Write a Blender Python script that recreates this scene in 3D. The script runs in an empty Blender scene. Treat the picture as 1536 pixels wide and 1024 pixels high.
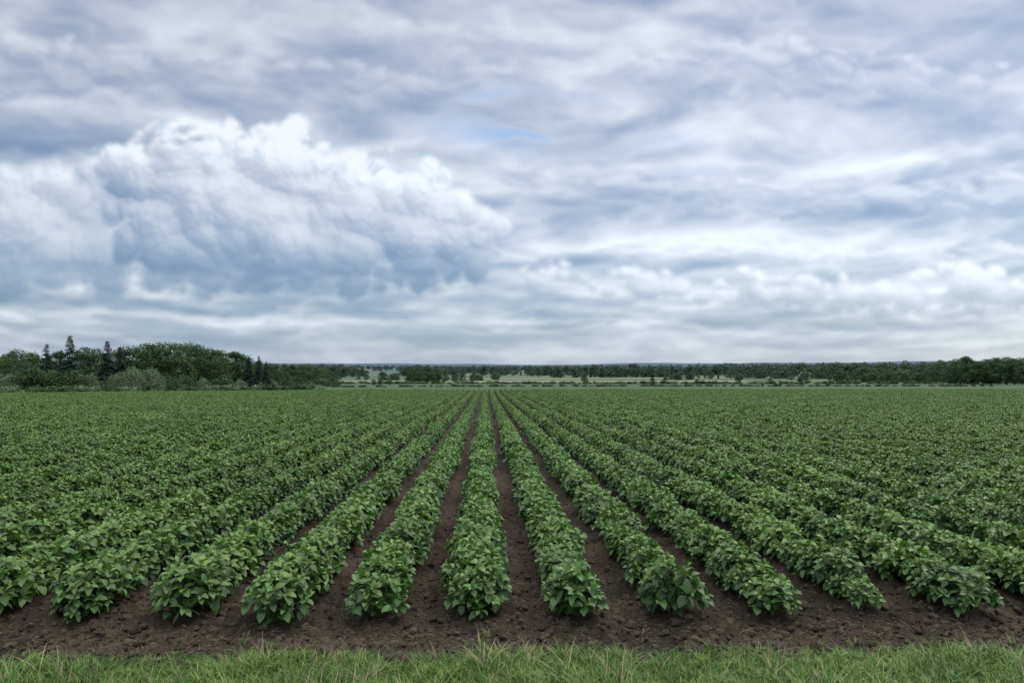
import bpy, math, random, time
import numpy as np
from mathutils import Vector, Matrix
T0=time.time()
random.seed(7); rng=np.random.default_rng(7)
scene=bpy.context.scene
scene.view_settings.view_transform='Standard'
scene.view_settings.look='None'
scene.view_settings.exposure=0

# ------------------------------------------------------------------ node helper
class S:
    def __init__(s,t,sock): s.t=t; s.k=sock
    def _m(s,op,*o,clamp=False):
        n=s.t.nodes.new('ShaderNodeMath'); n.operation=op; n.use_clamp=clamp
        for i,v in enumerate((s,)+o):
            if isinstance(v,S): s.t.links.new(v.k,n.inputs[i])
            else: n.inputs[i].default_value=v
        return S(s.t,n.outputs[0])
    def __add__(s,o): return s._m('ADD',o)
    __radd__=__add__
    def __sub__(s,o): return s._m('SUBTRACT',o)
    def __rsub__(s,o): return (s*-1.0)+o
    def __mul__(s,o): return s._m('MULTIPLY',o)
    __rmul__=__mul__
    def exp(s): return s._m('EXPONENT')
    def sqrt(s): return s._m('SQRT')
    def abs(s): return s._m('ABSOLUTE')
    def clamp(s): return s._m('ADD',0.0,clamp=True)
    def ss(s,a,b):
        n=s.t.nodes.new('ShaderNodeMapRange'); n.interpolation_type='SMOOTHSTEP'
        s.t.links.new(s.k,n.inputs['Value'])
        n.inputs['From Min'].default_value=a; n.inputs['From Max'].default_value=b
        if a>b:
            n.inputs['From Min'].default_value=b; n.inputs['From Max'].default_value=a
            n.inputs['To Min'].default_value=1; n.inputs['To Max'].default_value=0
        return S(s.t,n.outputs[0])
def noise(t,vec,scale,detail=4,rough=0.5):
    n=t.nodes.new('ShaderNodeTexNoise')
    t.links.new(vec.k,n.inputs['Vector'])
    n.inputs['Scale'].default_value=scale; n.inputs['Detail'].default_value=detail
    n.inputs['Roughness'].default_value=rough
    return S(t,n.outputs[0])
def ramp(t,fac,stops):
    n=t.nodes.new('ShaderNodeValToRGB'); cr=n.color_ramp
    while len(cr.elements)<len(stops): cr.elements.new(0.5)
    for e,(p,c) in zip(cr.elements,stops):
        e.position=p; e.color=(c[0],c[1],c[2],1)
    t.links.new(fac.k,n.inputs[0]); return S(t,n.outputs[0])
def mixc(t,f,a,b,mode='MIX'):
    n=t.nodes.new('ShaderNodeMix'); n.data_type='RGBA'; n.blend_type=mode
    for sock,v in ((n.inputs[0],f),(n.inputs[6],a),(n.inputs[7],b)):
        if isinstance(v,S): t.links.new(v.k,sock)
        elif isinstance(v,(int,float)): sock.default_value=v
        else: sock.default_value=(v[0],v[1],v[2],1)
    return S(t,n.outputs[2])
def newmat(name):
    m=bpy.data.materials.new(name); m.use_nodes=True
    t=m.node_tree; b=t.nodes['Principled BSDF']; return m,t,b
def attr(t,name,out='Fac'):
    n=t.nodes.new('ShaderNodeAttribute'); n.attribute_name=name; return S(t,n.outputs[out])
def position(t):
    n=t.nodes.new('ShaderNodeNewGeometry'); return S(t,n.outputs['Position'])
def sepx(t,v):
    n=t.nodes.new('ShaderNodeSeparateXYZ'); t.links.new(v.k,n.inputs[0])
    return [S(t,o) for o in n.outputs]
def bump(t,b,h,strength,dist):
    n=t.nodes.new('ShaderNodeBump'); n.inputs['Strength'].default_value=strength
    n.inputs['Distance'].default_value=dist
    t.links.new(h.k,n.inputs['Height']); t.links.new(n.outputs[0],b.inputs['Normal'])
def hazed(t,col,K=3000.0,HAZE=(0.066,0.108,0.150)):  # distance haze painted into the base colour by world position
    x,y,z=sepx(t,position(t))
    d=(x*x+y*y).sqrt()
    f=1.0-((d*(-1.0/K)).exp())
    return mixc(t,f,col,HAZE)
def mesh_np(name,co,q,smooth=True):
    me=bpy.data.meshes.new(name)
    me.vertices.add(len(co)); me.vertices.foreach_set('co',np.asarray(co,np.float32).ravel())
    q=np.asarray(q,np.int32)
    me.loops.add(q.size); me.loops.foreach_set('vertex_index',q.ravel())
    me.polygons.add(len(q)); me.polygons.foreach_set('loop_start',np.arange(0,q.size,q.shape[1],dtype=np.int32))
    me.update(calc_edges=True)
    me.polygons.foreach_set('use_smooth',np.full(len(me.polygons),smooth))
    return me
def setcol(me,C):
    ca=me.color_attributes.new('Col','FLOAT_COLOR','POINT')
    C=C.reshape(-1,3); ca.data.foreach_set('color',np.concatenate([C,np.ones((len(C),1))],1).astype(np.float32).ravel())

# ------------------------------------------------------------------ world + sun
SUN_EL,SUN_ROT=math.radians(52),math.radians(60)
world=bpy.data.worlds.new("World"); scene.world=world; world.use_nodes=True
t=world.node_tree; t.nodes.clear()
sky=t.nodes.new('ShaderNodeTexSky'); sky.sky_type='NISHITA'; sky.sun_disc=False
sky.sun_elevation=SUN_EL; sky.sun_rotation=SUN_ROT
bg1=t.nodes.new('ShaderNodeBackground'); bg1.inputs[1].default_value=0.05
t.links.new(sky.outputs[0],bg1.inputs[0])
out=t.nodes.new('ShaderNodeOutputWorld'); t.links.new(bg1.outputs[0],out.inputs[0])
sl=bpy.data.lights.new('sun','SUN'); sl.energy=1.35; sl.angle=math.radians(14); sl.color=(1,.95,.87)
so=bpy.data.objects.new('sun',sl); scene.collection.objects.link(so)
sd=Vector((math.sin(SUN_ROT)*math.cos(SUN_EL),math.cos(SUN_ROT)*math.cos(SUN_EL),math.sin(SUN_EL)))
so.rotation_euler=sd.to_track_quat('Z','Y').to_euler()

# ------------------------------------------------------------------ cloud deck: procedural clouds on a sky dome
def hsh(a,b,seed):
    n=(a*374761393+b*668265263+seed*1442695041)&0xffffffff
    n=((n^(n>>13))*1274126177)&0xffffffff
    return (n^(n>>16))&0xffff
GRD=np.stack([np.cos(np.arange(256)/256*2*np.pi),np.sin(np.arange(256)/256*2*np.pi)],1).astype(np.float32)
def perlin(x,y,seed=0):
    xi=np.floor(x).astype(np.int64); yi=np.floor(y).astype(np.int64)
    fx=(x-xi).astype(np.float32); fy=(y-yi).astype(np.float32)
    u=fx*fx*fx*(fx*(fx*6-15)+10); v=fy*fy*fy*(fy*(fy*6-15)+10)
    def g(a,b,dx,dy):
        q=GRD[hsh(a,b,seed)&255]; return q[...,0]*dx+q[...,1]*dy
    return ((g(xi,yi,fx,fy)*(1-u)+g(xi+1,yi,fx-1,fy)*u)*(1-v)+(g(xi,yi+1,fx,fy-1)*(1-u)+g(xi+1,yi+1,fx-1,fy-1)*u)*v)*1.5
def rot(x,y,i):
    c,s=math.cos(i*1.1),math.sin(i*1.1); return x*c-y*s,x*s+y*c
def pf(x,y,o,seed,g=.5,r=False):
    s=0;a=1.0;tt=0
    for i in range(o):
        xx,yy=(rot(x,y,i) if r else (x,y))
        s=s+a*perlin(xx*2**i+i*13.7,yy*2**i+i*7.9,seed+i); tt+=a; a*=g
    return s/tt
def bil(x,y,o,seed,g=.5):
    s=0;a=1.0;tt=0
    for i in range(o):
        xx,yy=rot(x,y,i)
        s=s+a*np.abs(perlin(xx*2**i+i*13.7,yy*2**i+i*7.9,seed+i)); tt+=a; a*=g
    return s/tt
def sst(a,b,x):
    q=np.clip((x-a)/(b-a),0,1); return q*q*(3-2*q)
STEP=1.5
gx_=np.arange(-420,1960,STEP); gy_=np.arange(-330,600,STEP)
U,V=np.meshgrid(gx_,gy_)     # slope units (1/1109): right of the row direction / below the zenith side
def shift(A,dx,dy):
    return np.roll(np.roll(A,-int(round(dy/STEP)),0),-int(round(dx/STEP)),1)
def blur(A,r):
    n=max(1,int(r/STEP))
    for ax in (0,1):
        for _ in range(2):
            pad=[(0,0),(0,0)]; pad[ax]=(n+1,n)
            c=np.cumsum(np.pad(A,pad,mode='edge'),axis=ax)
            A=(np.take(c,range(2*n+1,c.shape[ax]),axis=ax)-np.take(c,range(0,c.shape[ax]-2*n-1),axis=ax))/(2*n+1)
    return A
def lin(c): return np.where(c<=.04045,c/12.92,((c+.055)/1.055)**2.4)
def cmap(l,stops):
    l=np.clip(l,0,1); ps=[s[0] for s in stops]
    return np.stack([lin(np.interp(l,ps,[s[1][k]/255 for s in stops])) for k in range(3)],-1)
def flat(c): return np.broadcast_to(lin(np.array(c)/255.),U.shape+(3,))
def over(base,a,c): return base*(1-a[...,None])+c*a[...,None]
CST=[(0,(98,117,145)),(.25,(131,144,166)),(.5,(167,175,188)),(.72,(198,203,211)),(.9,(224,226,231)),(1,(236,237,240))]
wx=pf(U/200,V/110,5,50,.5,True)*80; wy=pf(U/200,V/110,5,60,.5,True)*36
def gs(px,py,sx,sy,amp): return amp*np.exp(-(((U+wx-px)/sx)**2+((V+wy-py)/sy)**2))
s_=np.maximum((568-V)/1109,0)+.20; u_=(U-728)/1109
Xp=2.0*u_/s_; Yp=3.0/s_
wp=pf(Xp*1.1,Yp*1.1,4,70); wq=pf(Xp*1.1,Yp*1.1,4,75)
n_a=pf(Xp*.9+wp*.40,Yp*.9+wq*.40,7,1,.50)
n_b=bil(Xp*1.6+wp*.4,Yp*1.4+wq*.4,6,20,.54)
n_c=pf(Xp*.4,Yp*.45,3,33)
macro=0
for g in [(200,110,430,80,.20),(90,192,250,34,.38),(620,110,220,60,.08),(1000,30,260,60,-.05),(560,10,300,50,.0),
          (1350,300,380,36,.30),(930,285,260,22,.14),(1380,120,330,50,.14),(1500,40,200,60,.08),(960,165,220,34,-.22),
          (1080,360,430,30,-.22),(1480,235,260,16,-.10),(820,345,110,40,-.16),(1150,220,330,26,.12),
          (40,244,170,22,-.34),(300,176,150,20,-.20),(380,30,240,20,-.10),
          (250,474,600,8,-.22),(330,448,620,18,.42),(330,500,620,18,.28),(1100,478,500,14,.36),(1180,508,500,10,.20),(900,494,700,5,-.16)]:
    macro=macro+gs(*g)
th=.43+n_a*.58+(n_b-.25)*.80+n_c*.24+macro
thb=blur(th,4); thl=blur(th,14)
fade=sst(560,430,V)
lum=.80-.62*sst(-.05,1.15,blur(th,1.5))+((shift(thb,0,6)-shift(thb,0,-6))*.36+(shift(thl,0,14)-shift(thl,0,-14))*.36)*(.35+.65*fade)-(thb-thl)*.14
img=cmap(lum,CST)
gap=np.clip(gs(838,192,130,22,1.3)+gs(770,150,110,18,.9)+gs(1000,262,60,8,.4),0,1.3)*sst(.24,-.06,n_a+(n_b-.25)*.6)
img=over(img,np.clip(gap,0,1)*.95,flat((140,169,206)))
def puffcloud(img,ells,base,baseh,seed,n,r0,r1,wamp,soft=.22,op=1.,con=1.,off=0.,depth=90,tall=200,vgain=.34,blend=2.0,fine=7.,sq=1.0,bdark=0.):
    rs=random.Random(seed)
    w1=pf(U/90,V/90,7,seed+40,.60,True)*wamp; w2=pf(U/90,V/90,7,seed+50,.60,True)*wamp*sq
    Uw=U+w1; Vw=V+w2
    H=np.full(U.shape,-200.); Cv=np.zeros(U.shape)
    area=[e[2]*e[3] for e in ells]; tot=sum(area)
    def splat(cx,cy,r,zc):
        m=r+wamp*1.2
        i0=max(0,int((cx-m-gx_[0])/STEP)); i1=min(len(gx_),int((cx+m-gx_[0])/STEP)+1)
        j0=max(0,int((cy-m-gy_[0])/STEP)); j1=min(len(gy_),int((cy+m-gy_[0])/STEP)+1)
        if i1<=i0 or j1<=j0: return
        d2=((Uw[j0:j1,i0:i1]-cx)**2+((Vw[j0:j1,i0:i1]-cy)/sq)**2)/(r*r)
        h=zc+r*np.sqrt(np.clip(1-d2,0,1)); h=np.where(d2<1,h,-200)
        a=H[j0:j1,i0:i1]; np.maximum(a,h,out=a)
        c=Cv[j0:j1,i0:i1]; np.maximum(c,np.clip(1-np.sqrt(d2),0,1)*r/r1*1.6,out=c)
    for (cx,cy,rx,ry),ar in zip(ells,area):
        k=max(6,int(n*ar/tot))
        splat(cx,cy,min(rx,ry/sq)*.85,-min(rx,ry)*.5)
        for _ in range(k):
            a=rs.uniform(0,2*math.pi); q=math.sqrt(rs.random())
            x=cx+math.cos(a)*q*rx; y=cy+math.sin(a)*q*ry
            if y>base-4: y=base-4-rs.uniform(0,20)
            r=rs.uniform(r0,r1)*(1.12-.55*q)*(.6+.4*rs.random())
            splat(x,y,r,depth*math.sqrt(max(0,1-q*q))*min(1,rx/120)-r*.35)
    hole=H<-150
    Bf=bil(Uw/38,Vw/38,5,seed+3,.55)-.25
    Hb=np.where(hole,-30,H)+Bf*fine*3
    H1=blur(Hb,blend); H2=blur(Hb,9); H3=blur(Hb,26)
    def lam(Hq,e):
        gx=(shift(Hq,e,0)-shift(Hq,-e,0))/(2*e); gy=(shift(Hq,0,-e)-shift(Hq,0,e))/(2*e)
        nz=1/np.sqrt(1+gx*gx+gy*gy); return (-gx*.42-gy*.72)*nz+.5*nz
    l=lam(H1,1.5)*.27+lam(H2,4.5)*.35+lam(H3,12)*.38
    ao=np.clip((H1-H2)/14,-1,1)*.09+np.clip((H2-H3)/30,-1,1)*.10
    vert=np.clip((base-V+w2*.5)/tall,0,1)
    damp=1-.55*(bdark>0)*(1-sst(0,.5,vert))
    L=.10+off+vgain*vert+con*(l*.62*damp+.62*.3*(1-damp)+ao*damp)-bdark*(1-sst(0,.5,vert))
    edge=sst(.0,soft,Cv+Bf*.25*sst(0,.3,Cv)); edge=blur(edge,1.5)
    cut=sst(base+baseh,base-baseh,V+w2*.8)
    A=np.clip(edge*cut*op,0,1)
    L=L+.10*sst(.5,.0,Cv)*vert
    return over(img,A,cmap(L,CST))
img=puffcloud(img,[(1380,110,330,40),(1150,66,200,26),(1600,170,200,40)],178,24,21,150,22,60,40,soft=.8,op=.62,con=.72,off=.13,depth=18,tall=140,vgain=.20,sq=.5,fine=5)
img=puffcloud(img,[(1350,292,340,32),(1000,276,200,20),(1650,280,200,40)],330,16,22,190,18,48,32,soft=.75,op=.74,con=.74,off=.05,depth=16,tall=100,vgain=.26,sq=.45,fine=4)
img=puffcloud(img,[(1040,365,260,16),(1300,380,240,14),(1540,372,160,16)],398,10,23,150,12,32,24,soft=.9,op=.55,con=.65,off=.30,depth=8,tall=50,vgain=.18,sq=.45,fine=3)
img=puffcloud(img,[(180,105,360,42),(560,116,220,28),(-150,120,200,60)],190,22,24,180,24,64,42,soft=.8,op=.70,con=.70,off=.06,depth=18,tall=140,vgain=.20,sq=.5,fine=5)
img=puffcloud(img,[(860,60,260,24),(640,40,160,20)],95,16,27,90,20,50,40,soft=.9,op=.5,con=.65,off=.20,depth=14,tall=90,vgain=.18,sq=.5,fine=4)
img=puffcloud(img,[(1130,430,150,30),(960,420,90,24),(1300,440,150,30),(1480,425,130,36),(830,414,70,20),(1620,430,140,34),(1400,455,170,18)],482,14,11,240,11,36,14,soft=.7,op=.82,con=.8,off=.07,depth=22,tall=95,vgain=.38,fine=3,sq=.8,bdark=.14)
img=puffcloud(img,[(50,320,230,80),(-160,330,220,100),(150,390,240,48)],448,16,12,240,24,66,28,soft=.7,op=.88,con=.80,off=.03,depth=50,tall=210,vgain=.40,bdark=.20)
img=puffcloud(img,[(330,325,180,100),(430,250,110,62),(275,250,120,60),(560,295,120,70),(645,330,80,68),(705,375,52,52),(480,370,250,70),(724,345,32,40),(350,215,90,30)],456,20,13,440,18,64,18,soft=.34,op=.97,con=.98,off=-.02,tall=240,vgain=.38,bdark=.32)
img=puffcloud(img,[(120,205,270,16),(-100,200,200,30)],232,12,25,110,16,44,40,soft=.9,op=.80,con=.4,off=-.02,depth=10,tall=70,vgain=.10,sq=.45,fine=4)
img=puffcloud(img,[(330,424,330,22),(560,424,160,18),(80,426,260,24),(-150,426,200,24)],464,14,14,220,16,46,30,soft=1.1,op=.85,con=.35,off=-.13,depth=12,tall=80,vgain=.24,sq=.5,bdark=.05)
veil=sst(.0,.5,pf(U/330,V/26,6,90)+.10)*np.exp(-((V-484)/30)**2)*.36
img=over(img,veil,flat((182,191,207)))
img=over(img,sst(455,566,V)*.60,flat((150,169,195)))
PX=1/739.
azs=np.concatenate([np.linspace(-math.pi,-.80,46)[:-1],np.arange(-.80,.80,PX),np.linspace(.80,math.pi,46)])
els=np.concatenate([[-.30,-.1,-.03],np.arange(-.012,.56,PX),np.linspace(.565,1.5,40),[1.5707]])
AZ,EL=np.meshgrid(azs,els)
dx=np.sin(AZ)*np.cos(EL); dy=np.cos(AZ)*np.cos(EL); dz=np.sin(EL)
Rd=20000.
fr=dy>.25
uu=np.where(fr,dx/np.maximum(dy,.25),3)*1109+728; vv=568-np.where(fr,dz/np.maximum(dy,.25),0)*1109
fi=np.clip((uu-gx_[0])/STEP,0,len(gx_)-1.001); fj=np.clip((vv-gy_[0])/STEP,0,len(gy_)-1.001)
i0=fi.astype(int); j0=fj.astype(int); a=(fi-i0)[...,None]; b_=(fj-j0)[...,None]
cs=(img[j0,i0]*(1-a)+img[j0,i0+1]*a)*(1-b_)+(img[j0+1,i0]*(1-a)+img[j0+1,i0+1]*a)*b_
# plain overcast outside the detailed sector: raised overhead and behind the camera, out of view, to brighten the foliage
gl=.5+pf(dx/(np.maximum(dz,0)+.25)*1.6,dy/(np.maximum(dz,0)+.25)*1.6,6,80)*.9
gen=cmap(gl,[(0,(150,160,181)),(.5,(190,196,209)),(1,(228,231,237))])
wgt=(fr*sst(-420,-250,uu)*sst(1960,1800,uu)*sst(-330,-170,vv))[...,None]
cs=cs*wgt+gen*(1-wgt)
boost=1+sst(.60,1.1,EL)*2.6+sst(.2,.9,EL)*sst(-.1,-.7,np.cos(AZ))*1.2  # extra dome glow out of view, added to light the crop
cs=cs*boost[...,None]
zen=sst(.55,1.0,EL)[...,None]; cs=cs*(1-zen)+cs*np.array([1.08,1.0,.84])*zen
# the clear sky behind the cloud deck adds its own light (strongest low down): keep the sum at the deck's brightness
cs=np.clip(cs-np.array([.018,.030,.058])-np.array([.150,.115,.045])*np.exp(-np.maximum(EL,0)/.13)[...,None],0,None)
idx=np.arange(AZ.size).reshape(AZ.shape)
q=np.stack([idx[:-1,:-1],idx[1:,:-1],idx[1:,1:],idx[:-1,1:]],-1).reshape(-1,4)
me=mesh_np('sky',np.stack([dx,dy,dz],-1).reshape(-1,3)*Rd,q); setcol(me,cs)
m=bpy.data.materials.new('cloud_deck'); m.use_nodes=True; tt=m.node_tree; tt.nodes.clear()
em=tt.nodes.new('ShaderNodeEmission'); tr=tt.nodes.new('ShaderNodeBsdfTransparent'); ad=tt.nodes.new('ShaderNodeAddShader'); oo=tt.nodes.new('ShaderNodeOutputMaterial')
cA=attr(tt,'Col','Color'); tt.links.new(cA.k,em.inputs[0])
tt.links.new(em.outputs[0],ad.inputs[0]); tt.links.new(tr.outputs[0],ad.inputs[1]); tt.links.new(ad.outputs[0],oo.inputs[0])
try: m.cycles.emission_sampling='NONE'
except Exception as e: print(e)
me.materials.append(m)
sk=bpy.data.objects.new('sky',me); scene.collection.objects.link(sk)
print('sky',time.time()-T0)

# ------------------------------------------------------------------ numpy noise
def vnoise(x,y,seed=0):
    xi=np.floor(x).astype(np.int64); yi=np.floor(y).astype(np.int64)
    fx=x-xi; fy=y-yi; fx=fx*fx*(3-2*fx); fy=fy*fy*(3-2*fy)
    h=lambda a,b: hsh(a,b,seed)/65535.0
    return (h(xi,yi)*(1-fx)+h(xi+1,yi)*fx)*(1-fy)+(h(xi,yi+1)*(1-fx)+h(xi+1,yi+1)*fx)*fy
def fbm(x,y,o=4,seed=0,g=0.5):
    s=0;a=1;tt=0
    for i in range(o):
        s=s+a*vnoise(x*2**i+i*17.1,y*2**i+i*5.3,seed+i); tt+=a; a*=g
    return s/tt
SP=0.90; X0=-0.066; YF=6.72
def far_end(x): return 127+np.minimum(0,(x+20)*0.62)
def height(x,y,fine=True):
    r=np.sqrt(x*x+y*y)
    z=np.interp(r,[0,130,300,600,1500,3000,5000,7000,12000],[0,0,0.2,1.6,13,44,92,148,150])
    z=z+(fbm(x/1500+3,y/1500,3,5)-0.5)*np.interp(r,[800,3000,7000],[0,16,75])
    if fine:
        f=np.interp(np.abs(x),[8,14],[1,0])*np.interp(y,[YF-0.25,YF+0.1,30,45],[0,1,1,0])
        ridge=0.5+0.5*np.cos(2*np.pi*(x-X0)/SP)
        z=z+f*ridge*0.085
        nf=np.interp(np.abs(x),[8,14],[1,0])*np.interp(y,[2,5,14,25],[0,1,1,0])
        grass=np.clip((6.05-y)/0.2,0,1)
        cl=fbm(x*7,y*7,5,11,0.6)
        z=z+nf*(1-grass*0.7)*((cl-0.5)*0.11+np.maximum(0,fbm(x*15,y*15,3,31)-0.50)*0.16)
    return z
# ------------------------------------------------------------------ ground
def grow(a,b,step,g):
    o=[a];s=step
    while o[-1]<b: o.append(o[-1]+s); s*=g
    return o
xs=list(np.arange(0,6.0,0.022))+grow(6.0,11000,0.024,1.045)
xs=np.array([-v for v in xs[:0:-1]]+xs)
ys=np.array([-v for v in grow(-4.6,9000,0.3,1.2)[::-1]][:-1]+list(np.arange(4.6,12,0.022))+grow(12,11000,0.026,1.024))
GX,GY=np.meshgrid(xs,ys); GZ=height(GX,GY)
nx,ny=len(xs),len(ys)
co=np.stack([GX,GY,GZ],-1).reshape(-1,3)
idx=np.arange(nx*ny).reshape(ny,nx)
q=np.stack([idx[:-1,:-1],idx[:-1,1:],idx[1:,1:],idx[1:,:-1]],-1).reshape(-1,4)
me=mesh_np('ground',co,q)
def lerp(a,b,f): return a*(1-f[...,None])+b*f[...,None]
def K3(*c): return np.broadcast_to(np.array(c),GX.shape+(3,))
C=lerp(K3(.032,.025,.0185),K3(.066,.050,.037),np.clip(fbm(GX*1.3,GY*1.3,4,3)*2-.6,0,1))
gm=np.clip((6.05+(fbm(GX*2.5,GY*2.5,3,9)-.5)*0.5-GY)/0.15,0,1)
C=lerp(C,K3(.040,.080,.02),gm)
beyond=np.clip((GY-far_end(GX)-1)/2,0,1)
C=lerp(C,K3(.050,.092,.032),beyond)
pal=np.array([[.20,.18,.10],[.065,.11,.038],[.042,.080,.028],[.095,.135,.05],[.038,.068,.028],[.060,.10,.037],[.15,.145,.085],[.034,.06,.028]])
cj=np.floor(np.log(np.maximum(GY,10))*9).astype(int)
ci=np.floor((GX+0.25*GY)/(180+GY*.12)+cj*0.37).astype(int)
far=pal[((ci*7349+cj*9151+(ci*cj)*31)%8+8)%8]
R=np.sqrt(GX**2+GY**2)
hillf=np.clip((R-3300)/900,0,1)*(0.5+0.5*np.clip(fbm(GX/260,GY/260,3,8)*3-1,0,1))
far=lerp(far,K3(.025,.048,.030),hillf)
C=lerp(C,far,np.clip((GY-560)/40,0,1))
b=GX/np.maximum(GY,1)
straw=((GY>370)&(GY<500)&(b>-0.20)&(b<0.36)).astype(float)*np.clip((fbm(GX/60,GY/40,2,4)-.25)*6,0.3,1)
C=lerp(C,K3(.21,.185,.105),straw)
C=lerp(C,K3(.085,.13,.048),((GY>300)&(GY<560)&(b>0.40)).astype(float))
setcol(me,C)
m,tt,bs=newmat('soil_and_fields')
p=position(tt)
nA=noise(tt,p,9,6,0.65); nB=noise(tt,p,70,3,0.65)
cc=attr(tt,'Col','Color')
k=(nA*1.1+nB*0.9)
cc=mixc(tt,1.0,cc,ramp(tt,k*0.5,[(0.25,(.40,.40,.40)),(0.5,(.95,.95,.95)),(0.75,(1.7,1.65,1.6))]),'MULTIPLY')
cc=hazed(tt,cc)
tt.links.new(cc.k,bs.inputs['Base Color']); bs.inputs['Roughness'].default_value=0.95
bs.inputs['Specular IOR Level'].default_value=0.15
bump(tt,bs,nA+nB*0.5,0.9,0.04)
me.materials.append(m)
g=bpy.data.objects.new('ground',me); scene.collection.objects.link(g)

# ------------------------------------------------------------------ scatter
def scatter_group(coll):
    ng=bpy.data.node_groups.new('scatter_'+coll.name,'GeometryNodeTree')
    ng.interface.new_socket(name='Geometry',in_out='INPUT',socket_type='NodeSocketGeometry')
    ng.interface.new_socket(name='Geometry',in_out='OUTPUT',socket_type='NodeSocketGeometry')
    N=ng.nodes; i=N.new('NodeGroupInput'); o=N.new('NodeGroupOutput')
    ip=N.new('GeometryNodeInstanceOnPoints'); ci=N.new('GeometryNodeCollectionInfo')
    ci.inputs['Collection'].default_value=coll; ci.inputs['Separate Children'].default_value=True
    ci.inputs['Reset Children'].default_value=True
    def na(n,ty):
        x=N.new('GeometryNodeInputNamedAttribute'); x.data_type=ty; x.inputs['Name'].default_value=n
        return [s for s in x.outputs if s.name=='Attribute' and s.enabled][0]
    L=ng.links
    L.new(i.outputs[0],ip.inputs['Points']); L.new(ci.outputs[0],ip.inputs['Instance'])
    ip.inputs['Pick Instance'].default_value=True
    L.new(na('idx','INT'),ip.inputs['Instance Index'])
    L.new(na('rot','FLOAT_VECTOR'),ip.inputs['Rotation'])
    L.new(na('scl','FLOAT_VECTOR'),ip.inputs['Scale'])
    L.new(ip.outputs[0],o.inputs[0]); return ng
def scatter(name,ng,pts,rots,scls,idxs):
    pts=np.asarray(pts,np.float32); me=bpy.data.meshes.new(name)
    me.vertices.add(len(pts)); me.vertices.foreach_set('co',pts.ravel())
    a=me.attributes.new('rot','FLOAT_VECTOR','POINT'); a.data.foreach_set('vector',np.asarray(rots,np.float32).ravel())
    a=me.attributes.new('scl','FLOAT_VECTOR','POINT'); a.data.foreach_set('vector',np.asarray(scls,np.float32).ravel())
    a=me.attributes.new('idx','INT','POINT'); a.data.foreach_set('value',np.asarray(idxs,np.int32))
    me.update()
    ob=bpy.data.objects.new(name,me); scene.collection.objects.link(ob)
    md=ob.modifiers.new('scatter','NODES'); md.node_group=ng; return ob
class MB:
    def __init__(s): s.v=[];s.f=[];s.c=[];s.u=[];s.n=0;s.m=[]
    def add(s,v,f,c,u=None,m=0):
        s.v.append(np.asarray(v,float)); s.f+= [tuple(i+s.n for i in q) for q in f]; s.m+=[m]*len(f)
        k=len(v); s.c.append(np.full(k,c) if np.isscalar(c) else np.asarray(c))
        s.u.append(np.zeros((k,2)) if u is None else np.asarray(u)); s.n+=k
    def mesh(s,name,mats,smooth=True):
        me=bpy.data.meshes.new(name); V=np.concatenate(s.v)
        me.from_pydata(V.tolist(),[],s.f)
        a=me.attributes.new('tint','FLOAT','POINT'); a.data.foreach_set('value',np.concatenate(s.c).astype(np.float32))
        a=me.attributes.new('luv','FLOAT2','POINT'); a.data.foreach_set('vector',np.concatenate(s.u).astype(np.float32).ravel())
        for mm in mats: me.materials.append(mm)
        me.polygons.foreach_set('material_index',s.m)
        me.polygons.foreach_set('use_smooth',[smooth]*len(s.f)); me.update(); return me
def tube(mb,pts,rad,c=0.5,sides=6,m=0):
    pts=[np.array(p,float) for p in pts]; V=[];F=[]
    for i,p in enumerate(pts):
        d=pts[min(i+1,len(pts)-1)]-pts[max(i-1,0)]; d/=np.linalg.norm(d)+1e-9
        a=np.cross(d,[0,1,0.3]); a/=np.linalg.norm(a)+1e-9; b=np.cross(d,a)
        for k in range(sides):
            th=2*math.pi*k/sides; V.append(p+rad[i]*(a*math.cos(th)+b*math.sin(th)))
    for i in range(len(pts)-1):
        for k in range(sides):
            k2=(k+1)%sides; F.append((i*sides+k,i*sides+k2,(i+1)*sides+k2,(i+1)*sides+k))
    mb.add(V,F,c,None,m)

# ------------------------------------------------------------------ potato plants
m_leaf,tt,bs=newmat('potato_leaf')
tint=attr(tt,'tint'); luv=attr(tt,'luv','Vector'); lu,lv,_=sepx(tt,luv)
oi=tt.nodes.new('ShaderNodeObjectInfo'); rnd=S(tt,oi.outputs['Random'])
big=noise(tt,position(tt),0.35,2,0.5)
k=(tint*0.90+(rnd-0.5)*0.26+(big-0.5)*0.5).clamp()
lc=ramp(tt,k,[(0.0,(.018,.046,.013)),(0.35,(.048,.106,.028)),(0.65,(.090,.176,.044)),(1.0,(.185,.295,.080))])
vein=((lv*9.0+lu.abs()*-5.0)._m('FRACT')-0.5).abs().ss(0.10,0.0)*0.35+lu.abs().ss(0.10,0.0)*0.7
lc=mixc(tt,vein*0.4,lc,(.15,.24,.09))
tt.links.new(lc.k,bs.inputs['Base Color']); bs.inputs['Roughness'].default_value=0.48
bs.inputs['Specular IOR Level'].default_value=0.34
tr=tt.nodes.new('ShaderNodeBsdfTranslucent'); tl=mixc(tt,1.0,lc,(1.2,1.4,.6),'MULTIPLY'); tt.links.new(tl.k,tr.inputs[0])
ms=tt.nodes.new('ShaderNodeMixShader'); ms.inputs[0].default_value=0.17
tt.links.new(bs.outputs[0],ms.inputs[1]); tt.links.new(tr.outputs[0],ms.inputs[2])
tt.links.new(ms.outputs[0],tt.nodes['Material Output'].inputs[0])
m_stem,tt,bs=newmat('plant_stem'); bs.inputs['Base Color'].default_value=(.08,.13,.045,1); bs.inputs['Roughness'].default_value=.6
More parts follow.
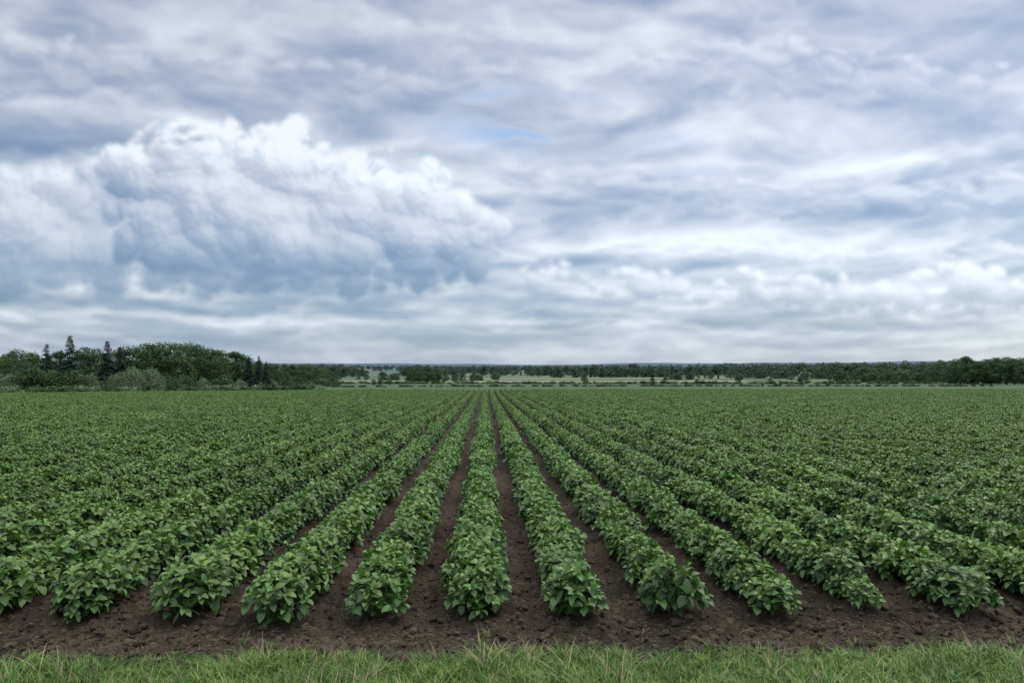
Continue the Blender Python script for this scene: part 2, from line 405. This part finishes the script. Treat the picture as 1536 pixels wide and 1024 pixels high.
def leaf(mb,p,d,L,W,tint,droop,roll,mat=0,ns=6):
    d=np.array(d,float); d/=np.linalg.norm(d)
    up=np.array([0,0,1.0]); s=np.cross(d,up)
    if np.linalg.norm(s)<.05: s=np.array([1.0,0,0])
    s/=np.linalg.norm(s); n=np.cross(s,d)
    s2=s*math.cos(roll)+n*math.sin(roll)
    V=[];U_=[];F=[]
    pos=np.array(p,float); dirv=d.copy()
    for i in range(ns):
        tq=i/(ns-1)
        w=W*math.sin(math.pi*min(1,(tq**0.75)*0.97+0.03))**0.85*(1+random.uniform(-.08,.08))
        nn=np.cross(s2,dirv); lift=0.30
        V+= [pos-s2*w+nn*w*lift*random.uniform(.6,1.3), pos, pos+s2*w+nn*w*lift*random.uniform(.6,1.3)]
        U_+= [(-1,tq),(0,tq),(1,tq)]
        pos=pos+dirv*L/(ns-1)
        dirv=dirv+np.array([0,0,-1.0])*droop/(ns-1); dirv/=np.linalg.norm(dirv)
        s2=s2-dirv*np.dot(s2,dirv); s2/=np.linalg.norm(s2)
    for i in range(ns-1):
        a=i*3; F+=[(a,a+1,a+4,a+3),(a+1,a+2,a+5,a+4)]
    mb.add(V,F,tint,U_,mat)
def potato(seed):
    random.seed(seed); mb=MB()
    nsh=random.randint(23,27); lean=random.uniform(0,6.28); la=random.uniform(0,.05)
    for k in range(nsh):
        ga=k*2.39996+random.uniform(-.3,.3); rr=math.sqrt((k+.4)/nsh)
        ang=rr*1.42
        R=0.240*random.uniform(.80,1.16); H=0.320*random.uniform(.84,1.14)
        tip=np.array([math.sin(ang)*math.cos(ga)*R+math.cos(lean)*la,math.sin(ang)*math.sin(ga)*R+math.sin(lean)*la,0.04+math.cos(ang)**0.8*H])
        base=np.array([math.cos(ga)*.04,math.sin(ga)*.04,0])
        mid=(tip*0.5+base*0.5)+np.array([0,0,.05])
        tube(mb,[base,mid,tip],[.007,.005,.003],.5,4,1)
        ax=np.array([math.sin(ang)*math.cos(ga),math.sin(ang)*math.sin(ga),math.cos(ang)*1.0+.35]); ax/=np.linalg.norm(ax)
        a=np.cross(ax,[0.3,1,0.1]); a/=np.linalg.norm(a); b=np.cross(ax,a)
        nl=random.randint(6,8)
        for j in range(nl):
            th=j*2.39996+random.uniform(-.4,.4); f=(j+.5)/nl
            tilt=math.radians(28+68*f+random.uniform(-12,12))
            dd=ax*math.cos(tilt)+(a*math.cos(th)+b*math.sin(th))*math.sin(tilt)
            L=(0.043+0.062*f**.6)*random.uniform(.80,1.30); W=L*random.uniform(.27,.37)
            pp=tip-ax*0.035*f+dd*0.008
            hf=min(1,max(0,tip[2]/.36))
            leaf(mb,pp,dd,L,W,0.56-0.38*f+.28*hf+random.uniform(-.20,.20),random.uniform(.5,1.4),random.uniform(-.6,.6))  # young leaves paler; low leaves tinted darker, shade painted into their colour
    for k in range(24):
        ga=random.uniform(0,6.28); r=random.uniform(.06,.18); z=random.uniform(.05,.20)
        dd=[math.cos(ga),math.sin(ga),random.uniform(-.5,.3)]
        leaf(mb,[math.cos(ga)*r,math.sin(ga)*r,z],dd,.09*random.uniform(.8,1.2),.030,random.uniform(.0,.22),random.uniform(.3,1),random.uniform(-.6,.6),0,5)  # inner low leaves coloured dark to paint in shade under the canopy
    return mb.mesh('potato_plant',[m_leaf,m_stem])
cp=bpy.data.collections.new('potato_plant_variants')
for i in range(10):
    cp.objects.link(bpy.data.objects.new('potato_plant_variant_%d'%i,potato(100+i)))
ngp=scatter_group(cp)
random.seed(5)
def rowpts(k):
    x=X0+SP*k; P=[];Rr=[];Sc=[];I=[]
    ystart=max(YF+0.10+random.uniform(-.06,.10), (abs(x)-7)/0.80)
    y=ystart; ye=float(far_end(np.array(x)))
    wob=random.uniform(0,99)
    while y<ye:
        xx=x+random.gauss(0,.018)+0.04*(float(vnoise(np.array(y/4+wob),np.array(wob)))-.5)
        z=0.085*np.interp(y,[30,45],[1,0.4]) if abs(x)<8 else .05
        P.append((xx,y,z-.01)); Rr.append((random.gauss(0,.08),random.gauss(0,.08),random.uniform(0,6.28)))
        s=random.uniform(.88,1.14)*(1.0+0.18*(float(vnoise(np.array(xx/3),np.array(y/3),4))-.5))
        if random.random()<.02: s*=.7
        Sc.append((s,s*1.0,s*random.uniform(.92,1.08))); I.append(random.randint(0,9))
        y+=random.uniform(.22,.32)
    return P,Rr,Sc,I
FP=[[],[],[],[]]
for k in range(-112,124):
    r=rowpts(k)
    if not r[0]: continue
    if abs(k)<=9: scatter('potato_plant_row',ngp,*r)
    else:
        for a,b_ in zip(FP,r): a+=b_
scatter('potato_crop',ngp,*FP)
print('plants',len(FP[0]))

# ------------------------------------------------------------------ grass verge
m_gr,tt,bs=newmat('grass_blade')
tint=attr(tt,'tint'); big=noise(tt,position(tt),1.3,2,.5)
oi=tt.nodes.new('ShaderNodeObjectInfo'); rnd=S(tt,oi.outputs['Random'])
gc=ramp(tt,(tint+(big-.5)*.9+(rnd-.5)*.25).clamp(),[(0,(.030,.078,.013)),(.45,(.072,.158,.024)),(.75,(.138,.235,.040)),(.93,(.20,.25,.07)),(1,(.32,.28,.14))])
tt.links.new(gc.k,bs.inputs['Base Color']); bs.inputs['Roughness'].default_value=.5; bs.inputs['Specular IOR Level'].default_value=.3
m_dry,tt,bs=newmat('dry_straw'); bs.inputs['Base Color'].default_value=(.24,.19,.12,1); bs.inputs['Roughness'].default_value=.8
def blade(mb,x,y,h,w,lean,th,tint,mat=0):
    V=[];F=[];n=4; d=np.array([math.cos(th),math.sin(th),0]); s=np.array([-d[1],d[0],0])
    for i in range(n+1):
        q=i/n; p=np.array([x,y,0])+d*lean*q*q*h+np.array([0,0,h*(q-.25*lean*q*q)])
        ww=w*(1-q**1.6)+.0003; V+=[p-s*ww,p+s*ww]
    for i in range(n): F.append((2*i,2*i+1,2*i+3,2*i+2))
    mb.add(V,F,tint,None,mat)
def tuft(seed,dry=False,nb=16,h0=.04,h1=.14):
    random.seed(seed); mb=MB()
    for i in range(nb):
        a=random.uniform(0,6.28); r=random.uniform(0,.05)
        blade(mb,math.cos(a)*r,math.sin(a)*r,random.uniform(h0,h1),random.uniform(.0015,.0036),random.uniform(.2,1.5),random.uniform(0,6.28),random.uniform(.15,.85),1 if (dry or random.random()<.06) else 0)
    return mb.mesh('grass_tuft',[m_gr,m_dry])
cg=bpy.data.collections.new('grass_variants')
for i in range(6): cg.objects.link(bpy.data.objects.new('grass_tuft_variant_%d'%i,tuft(200+i)))
for i in range(6,8): cg.objects.link(bpy.data.objects.new('grass_tuft_variant_%d'%i,tuft(200+i,True,7,.08,.26)))
ngg=scatter_group(cg)
n=19000
gx=rng.uniform(-8,8,n); gy=rng.uniform(3.6,6.5,n)
edge=5.98+(fbm(gx*1.4,gx*0+3,4,9)-.5)*0.42
keep=(gy<edge)|((rng.random(n)<.18*np.exp(-(gy-edge)/.16)))
gx,gy=gx[keep],gy[keep]; gz=height(gx,gy)-.008; n=len(gx)
s=rng.uniform(.55,1.1,n)*(0.45+1.1*fbm(gx*1.2,gy*1.2,2,77))*np.where(gy>edge[keep]-.1,.75,1)
gi=np.where(rng.random(n)<.035,rng.integers(6,8,n),rng.integers(0,6,n))
scatter('grass_verge',ngg,np.stack([gx,gy,gz],1),np.stack([rng.normal(0,.12,n),rng.normal(0,.12,n),rng.uniform(0,6.28,n)],1),np.stack([s,s,s],1),gi)

# ------------------------------------------------------------------ clods and straw litter
m_clod,tt,bs=newmat('soil_clod')
oi=tt.nodes.new('ShaderNodeObjectInfo'); rnd=S(tt,oi.outputs['Random'])
c=ramp(tt,(noise(tt,position(tt),60,3,.6)*.6+rnd*.4),[(.2,(.024,.019,.014)),(.6,(.056,.044,.034)),(.9,(.115,.092,.070))])
tt.links.new(c.k,bs.inputs['Base Color']); bs.inputs['Roughness'].default_value=1; bs.inputs['Specular IOR Level'].default_value=.1
import bmesh
cc_=bpy.data.collections.new('clod_variants')
for i in range(5):
    bm=bmesh.new(); bmesh.ops.create_icosphere(bm,subdivisions=2,radius=.02)
    for v in bm.verts:
        q=v.co*90; f=.75+.7*float(vnoise(np.array(q.x+i*9),np.array(q.y+q.z*1.3),i))
        v.co=Vector((v.co.x*f*1.2,v.co.y*f,v.co.z*f*.7))
    me=bpy.data.meshes.new('clod'); bm.to_mesh(me); bm.free(); me.materials.append(m_clod)
    cc_.objects.link(bpy.data.objects.new('clod_variant_a%d'%i,me))
for i in range(3):
    random.seed(i); mb=MB(); L=.06
    tube(mb,[(-L,0,.004),(0,random.uniform(-.012,.012),.010),(L,0,.003)],[.0016,.002,.0012],.5,4)
    cc_.objects.link(bpy.data.objects.new('clod_variant_b%d'%i,mb.mesh('straw',[m_dry])))
ngc=scatter_group(cc_)
n=36000
gx=rng.uniform(-8,8,n); gy=5.85+rng.exponential(1.9,n)
fr=np.abs(((gx-X0)/SP+.5)%1-.5)
keep=(gy<16)&((gy<YF)|(fr>.20)); gx,gy=gx[keep],gy[keep]; n=len(gx)
isr=rng.random(n)<.14; gi=np.where(isr,rng.integers(5,8,n),rng.integers(0,5,n))
s=np.where(isr,rng.uniform(.25,.95,n),np.clip(rng.exponential(.42,n),.12,2.2))
scatter('soil_clods',ngc,np.stack([gx,gy,height(gx,gy)+.002],1),np.stack([rng.normal(0,.3,n),rng.normal(0,.3,n),rng.uniform(0,6.28,n)],1),np.stack([s,s,s],1),gi)

# ------------------------------------------------------------------ trees
def foliage_mat(name,stops):
    m,tt,bs=newmat(name); tint=attr(tt,'tint')
    oi=tt.nodes.new('ShaderNodeObjectInfo'); rnd=S(tt,oi.outputs['Random'])
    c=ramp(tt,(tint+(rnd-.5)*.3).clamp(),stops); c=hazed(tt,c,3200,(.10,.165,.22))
    tt.links.new(c.k,bs.inputs['Base Color']); bs.inputs['Roughness'].default_value=.75; bs.inputs['Specular IOR Level'].default_value=.15
    return m
m_bl=foliage_mat('broadleaf_foliage',[(0,(.022,.042,.015)),(.5,(.050,.088,.029)),(1,(.10,.15,.050))])
m_wl=foliage_mat('willow_foliage',[(0,(.065,.10,.045)),(.5,(.13,.18,.085)),(1,(.20,.255,.13))])
m_sp=foliage_mat('spruce_foliage',[(0,(.010,.022,.015)),(.5,(.020,.040,.026)),(1,(.042,.070,.042))])
m_bark,tt,bs=newmat('bark'); c=ramp(tt,noise(tt,position(tt),8,3,.6),[(.3,(.04,.032,.025)),(.7,(.11,.09,.07))]); tt.links.new(c.k,bs.inputs['Base Color']); bs.inputs['Roughness'].default_value=.95
def cards(mb,cen,R,n,size,tint,flat=1.0,squash=(1,1,1),mat=0,droop=0):
    d=rng.normal(size=(n,3)); d/=np.linalg.norm(d,axis=1)[:,None]
    r=R*rng.uniform(.35,1.08,n)**.6
    P=cen+d*r[:,None]*np.array(squash)
    a=rng.normal(size=(n,3)); a[:,2]-=droop; a/=np.linalg.norm(a,axis=1)[:,None]
    b=np.cross(a,d+rng.normal(size=(n,3))*.5); b/=np.linalg.norm(b,axis=1)[:,None]+1e-9
    s=size*rng.uniform(.6,1.3,n)[:,None]
    V=np.stack([P-a*s,P-b*s*.55*flat,P+a*s,P+b*s*.55*flat],1).reshape(-1,3)
    F=[(4*i,4*i+1,4*i+2,4*i+3) for i in range(n)]
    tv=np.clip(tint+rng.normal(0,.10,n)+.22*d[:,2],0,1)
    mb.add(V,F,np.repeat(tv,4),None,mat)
def broadleaf(seed,h=10.,w=4.,nc=76,leaf=.17,foliage=None,low=.12,droop=0,per=90,clumpR=.19):
    global rng; rng=np.random.default_rng(seed); random.seed(seed); mb=MB()
    tr=[np.array([0,0,-.2]),np.array([.05*w*random.uniform(-1,1),.0,h*.25]),np.array([.1*w*random.uniform(-1,1),.05*w,h*.5]),np.array([.1*w*random.uniform(-1,1),0,h*.85])]
    tube(mb,tr,[h*.022,h*.017,h*.011,h*.003],.5,7,1)
    for i in range(nc):
        zf=random.random(); z=h*(low+(.97-low)*zf)
        prof=math.sin(math.pi*min(1,.12+.86*zf**.85))**.6
        th=random.uniform(0,6.28); rr=w*.5*prof*math.sqrt(random.uniform(.1,1))*random.uniform(.8,1.15)
        c=np.array([math.cos(th)*rr,math.sin(th)*rr,z])
        if i%3==0:
            b0=tr[1]*(1-zf*.6)+tr[3]*zf*.6
            tube(mb,[b0,(b0+c)/2+np.array([0,0,-.03*h]),c],[h*.008,h*.005,h*.002],.5,4,1)
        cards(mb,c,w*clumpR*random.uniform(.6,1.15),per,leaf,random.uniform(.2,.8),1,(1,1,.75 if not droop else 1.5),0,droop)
    return mb.mesh('broadleaf',[foliage or m_bl,m_bark],False)
def spruce(seed,h=9.,w=4.6):
    global rng; rng=np.random.default_rng(seed); random.seed(seed); mb=MB()
    tube(mb,[(0,0,-.2),(0,0,h*.5),(0,0,h)],[h*.018,h*.011,.015],.5,7,1)
    z=h*.07
    while z<h*.985:
        f=1-z/h; L0=w*.5*f**.95+.06
        for k in range(7):
            if random.random()<.15: continue
            th=random.uniform(0,6.28); L=L0*random.uniform(.55,1.15)
            d=np.array([math.cos(th),math.sin(th),0]); tip=np.array([0,0,z+.12*L])+d*L-np.array([0,0,.28*L])
            tube(mb,[np.array([0,0,z]),np.array([0,0,z])+d*L*.5,tip],[.03,.02,.008],.5,3,1)
            nn=int(10+L*24)
            tq=rng.uniform(.1,1,nn)[:,None]
            P=np.array([0,0,z])+d*L*tq+np.array([0,0,1])*(.05*L-.22*L*tq**2)+rng.normal(0,.05,(nn,3))
            side=np.array([-d[1],d[0],0])
            a=d*.5+side*rng.choice([-1,1],nn)[:,None]*rng.uniform(.4,1,nn)[:,None]+np.array([0,0,-.30]); a/=np.linalg.norm(a,axis=1)[:,None]
            s=(.09+.12*f)*rng.uniform(.7,1.4,nn)[:,None]*(1.15-tq*.5)*1.3
            b=np.cross(a,rng.normal(size=(nn,3))); b/=np.linalg.norm(b,axis=1)[:,None]
            V=np.stack([P,P+a*s*.9-b*s*.3,P+a*s*2,P+a*s*.9+b*s*.3],1).reshape(-1,3)
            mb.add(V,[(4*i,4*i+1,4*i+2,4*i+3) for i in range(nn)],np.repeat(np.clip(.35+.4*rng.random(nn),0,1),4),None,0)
        z+=h*.030*random.uniform(.8,1.2)
    return mb.mesh('spruce',[m_sp,m_bark],False)
BL=[broadleaf(300+i,10,random.choice([6.5,7.5,8.5])) for i in range(6)]
WL=[broadleaf(320+i,6,7,60,.15,m_wl,.05,1.2) for i in range(2)]
SH=[broadleaf(330+i,3,5,34,.13,None,.02,0,80,.2) for i in range(3)]
SPR=[spruce(340+i,9,5.6) for i in range(3)]
def place(kind,name,px,d,top,wf=1.0):
    """bearing (slope units), distance, elevation of the tree top -> real position and height on the terrain"""
    x=(px-728)/1109*d; z0=float(height(np.array(x),np.array(float(d)),False))
    h=2.2+(568-top)/1109*d-z0
    me=random.choice(kind); hh=max(v.co.z for v in me.vertices)
    o=bpy.data.objects.new(name,me); scene.collection.objects.link(o)
    s=h/hh; o.location=(x,d,z0-.05); o.scale=(s*wf,s*wf,s); o.rotation_euler=(0,0,random.uniform(0,6.28)); return o
random.seed(11)
for px,d,top in [(-60,122,532),(-20,124,538),(12,126,533),(28,132,530),(42,124,522),(64,130,526),(100,128,526),(140,126,520),(156,130,522),(190,134,522),(205,132,517),(228,134,514),(240,142,516),(252,138,511),(272,136,513),(292,142,512),(304,148,516),(315,146,519),(328,152,522),(338,150,524),(358,156,526),(368,160,530),(378,165,538),(392,170,540),(406,174,543),(418,178,545),(430,184,545),(442,190,545),(455,196,547),(464,200,547),(474,205,549),(486,215,551),(496,222,554),(508,235,559)]:
    place(BL,'broadleaf_tree',px,d,top,wf=random.uniform(.9,1.25))
for px,d,top in [(118,116,502),(84,118,515),(172,120,510),(190,122,518),(106,121,524),(378,150,534),(393,152,532),(403,154,541)]:
    place(SPR,'spruce_tree',px,d,top,wf=random.uniform(.95,1.15))
for px,d,top in [(208,113,545),(236,116,549),(186,112,556)]:
    place(WL,'willow_tree',px,d,top)
for px,d,top in [(-30,106,552),(10,108,550),(38,107,556),(66,108,549),(92,109,553),(118,110,553),(150,111,555),(262,124,562),(285,128,560),(312,134,563),(340,140,561),(365,146,566),(392,152,567),(415,160,568),(440,168,569),(468,180,570),(495,200,571),(505,215,569)]:
    place(SH+WL[:1],'shrub',px,d,top,wf=random.uniform(.9,1.2))
for px,d,top in [(616,300,548),(628,305,546),(642,310,547),(655,330,551),(668,330,554),(682,330,555),(694,335,558),(708,340,561),(878,300,559),(572,250,566),(562,248,568),(586,252,568),(1111,330,561),(1048,260,567),(980,270,565),(1000,300,564),(1160,320,566)]:
    place(BL,'broadleaf_tree',px,d,top,wf=random.uniform(1.0,1.3))
for px,d,top in [(1412,310,546),(1425,300,538),(1436,290,546),(1444,262,547),(1454,255,535),(1466,250,532),(1474,256,538),(1484,252,539),(1496,248,537),(1504,252,536),(1514,244,533),(1528,246,532),(1540,243,535),(1552,240,534),(1575,240,538)]:
    place(BL,'broadleaf_tree',px,d,top,wf=random.uniform(1.0,1.3))
# distant tree belts (one mass)
cd=bpy.data.collections.new('distant_tree_variants')
DT=[broadleaf(400+i,10,9,26,.5,None,.05,0,36,.24) for i in range(4)]
DT.append(spruce(350,11,4))
for i,me in enumerate(DT): cd.objects.link(bpy.data.objects.new('distant_tree_variant_%d'%i,me))
ngd=scatter_group(cd)
rng=np.random.default_rng(99); random.seed(99)
P=[];Sx=[];I=[]
def belt(b0,d0,b1,d1,n,s0,s1,jit):
    for i in range(n):
        f=random.random(); b=b0+(b1-b0)*f; d=d0+(d1-d0)*f+random.gauss(0,jit)
        x=(b-728)/1109*d; P.append((x,d)); s=random.uniform(s0,s1); Sx.append((s*random.uniform(.9,1.3),s*1.1,s)); I.append(random.choice([0,1,2,3,0,1,2,3,4]))
belt(1240,330,1440,330,56,.22,.55,6)
belt(1230,620,1460,560,80,.6,1.3,25); belt(1300,480,1600,470,70,.5,1.1,20)
belt(1040,660,1230,640,30,.4,.9,20); belt(1040,1000,1560,800,180,.7,1.5,30)
for i in range(14):
    b=random.uniform(520,1300); d=random.uniform(380,620); belt(b,d,b+random.uniform(6,40),d+random.uniform(-15,15),random.randint(3,9),.2,.6,3)
for i in range(130):
    d=math.exp(random.uniform(math.log(700),math.log(4200))); b=random.uniform(430,1500); L=random.uniform(15,120)
    belt(b,d,b+L,d*random.uniform(.96,1.04),int(L*d/1109/8)+3,.5,1.35,d*.003)
belt(560,1900,1300,1800,90,.6,1.1,20); belt(380,2600,1300,2500,190,.8,1.3,50)
belt(300,3500,1500,3500,300,1.0,1.6,90); belt(-200,700,420,600,100,.7,1.1,30)
Pa=np.array(P); zz=height(Pa[:,0],Pa[:,1],False); n=len(Pa)
scatter('distant_trees',ngd,np.stack([Pa[:,0],Pa[:,1],zz-.3],1),np.stack([np.zeros(n),np.zeros(n),rng.uniform(0,6.28,n)],1),Sx,I)
chg=bpy.data.collections.new('hedge_variants')
for i in range(3): chg.objects.link(bpy.data.objects.new('hedge_clump_variant_%d'%i,broadleaf(500+i,1.2,2.6,16,.11,m_wl if i==2 else None,.0,0,60,.2)))
ngh=scatter_group(chg); rng=np.random.default_rng(5)
def hedge(pts,s0,s1,name,w=.8,dens=1.1):
    Q=[];S_=[];I=[]
    for (x0,y0),(x1,y1) in zip(pts[:-1],pts[1:]):
        L=math.hypot(x1-x0,y1-y0)
        for i in range(int(L/dens)):
            f=random.random(); Q.append((x0+(x1-x0)*f,y0+(y1-y0)*f+random.gauss(0,w))); s=random.uniform(s0,s1); S_.append((s*1.3,s,s)); I.append(random.choice([0,1,2]))
    Q=np.array(Q); n=len(Q); z=height(Q[:,0],Q[:,1],False)
    scatter(name,ngh,np.stack([Q[:,0],Q[:,1],z-.1],1),np.stack([np.zeros(n),np.zeros(n),rng.uniform(0,6.28,n)],1),S_,I)
hedge([(-95,88),(-66,101),(-45,114),(-28,130)],.5,1.1,'field_margin_hedge',1.2,.7)
hedge([(-40,190),(0,200),(50,205),(140,200)],.3,.6,'field_margin_hedge',1.0,.8)
hedge([(-70,300),(20,290),(120,280),(240,262)],.5,1.0,'field_margin_hedge',1.5,.8)

# ------------------------------------------------------------------ farm houses in the distance
def simple(name,col,r=.8):
    m,tt,bs=newmat(name); c=ramp(tt,noise(tt,position(tt),2,3,.6),[(.3,[v*.88 for v in col]),(.7,col)]); tt.links.new(c.k,bs.inputs['Base Color']); bs.inputs['Roughness'].default_value=r; return m
mw=simple('white_render',(.62,.62,.60)); mr=simple('roof_tile',(.13,.12,.12)); mg=simple('window_glass',(.04,.05,.06),.2); mdr=simple('door_paint',(.12,.07,.05))
def part(name,V,F,mat,par):
    me=bpy.data.meshes.new(name); me.from_pydata(V,[],F); me.materials.append(mat); o=bpy.data.objects.new(name,me); scene.collection.objects.link(o); o.parent=par; return o
def boxv(x0,x1,y0,y1,z0,z1):
    return [(x0,y0,z0),(x1,y0,z0),(x1,y1,z0),(x0,y1,z0),(x0,y0,z1),(x1,y0,z1),(x1,y1,z1),(x0,y1,z1)],[(0,3,2,1),(4,5,6,7),(0,1,5,4),(1,2,6,5),(2,3,7,6),(3,0,4,7)]
def house(px,d,w=14,dp=8,h=4,name='farm_house'):
    x=(px-728)/1109*d; z=float(height(np.array(x),np.array(float(d)),False))
    e=bpy.data.objects.new(name,None); scene.collection.objects.link(e); e.location=(x,d,z+.1); e.rotation_euler=(0,0,random.uniform(-.3,.3))
    V,F=boxv(-w/2,w/2,-dp/2,dp/2,-1,h); V+=[(-w/2,0,h+dp*.3),(w/2,0,h+dp*.3)]; F+=[(4,7,8),(5,9,6)]
    part('walls',V,F,mw,e)
    o=.5; r=h+dp*.3+.15
    part('roof',[(-w/2-o,-dp/2-o,h-.2),(w/2+o,-dp/2-o,h-.2),(w/2+o,0,r),(-w/2-o,0,r),(w/2+o,dp/2+o,h-.2),(-w/2-o,dp/2+o,h-.2)],[(0,1,2,3),(3,2,4,5)],mr,e)
    for i,wx in enumerate(np.linspace(-w/2+1.8,w/2-1.8,4)):
        V,F=boxv(wx-.5,wx+.5,-dp/2-.04,-dp/2+.02,1.1,2.1); part('window_%d'%(i+1),V,F,mg,e)
    V,F=boxv(-.5,.5,-dp/2-.05,-dp/2+.02,0,2.1); part('door',V,F,mdr,e)
house(1214,760,11,6,2.6); house(1052,1300,12,7,3.2); house(1384,560,7,5,2.4)

# ------------------------------------------------------------------ camera
cam=bpy.data.cameras.new('camera'); cam.lens=26; cam.sensor_width=36; cam.clip_end=45000; cam.clip_start=.05
co_=bpy.data.objects.new('camera',cam); scene.collection.objects.link(co_)
co_.location=(0,0,2.2); co_.rotation_euler=(math.radians(90+2.89),0,math.radians(-2.07))
scene.camera=co_
print('done',time.time()-T0)
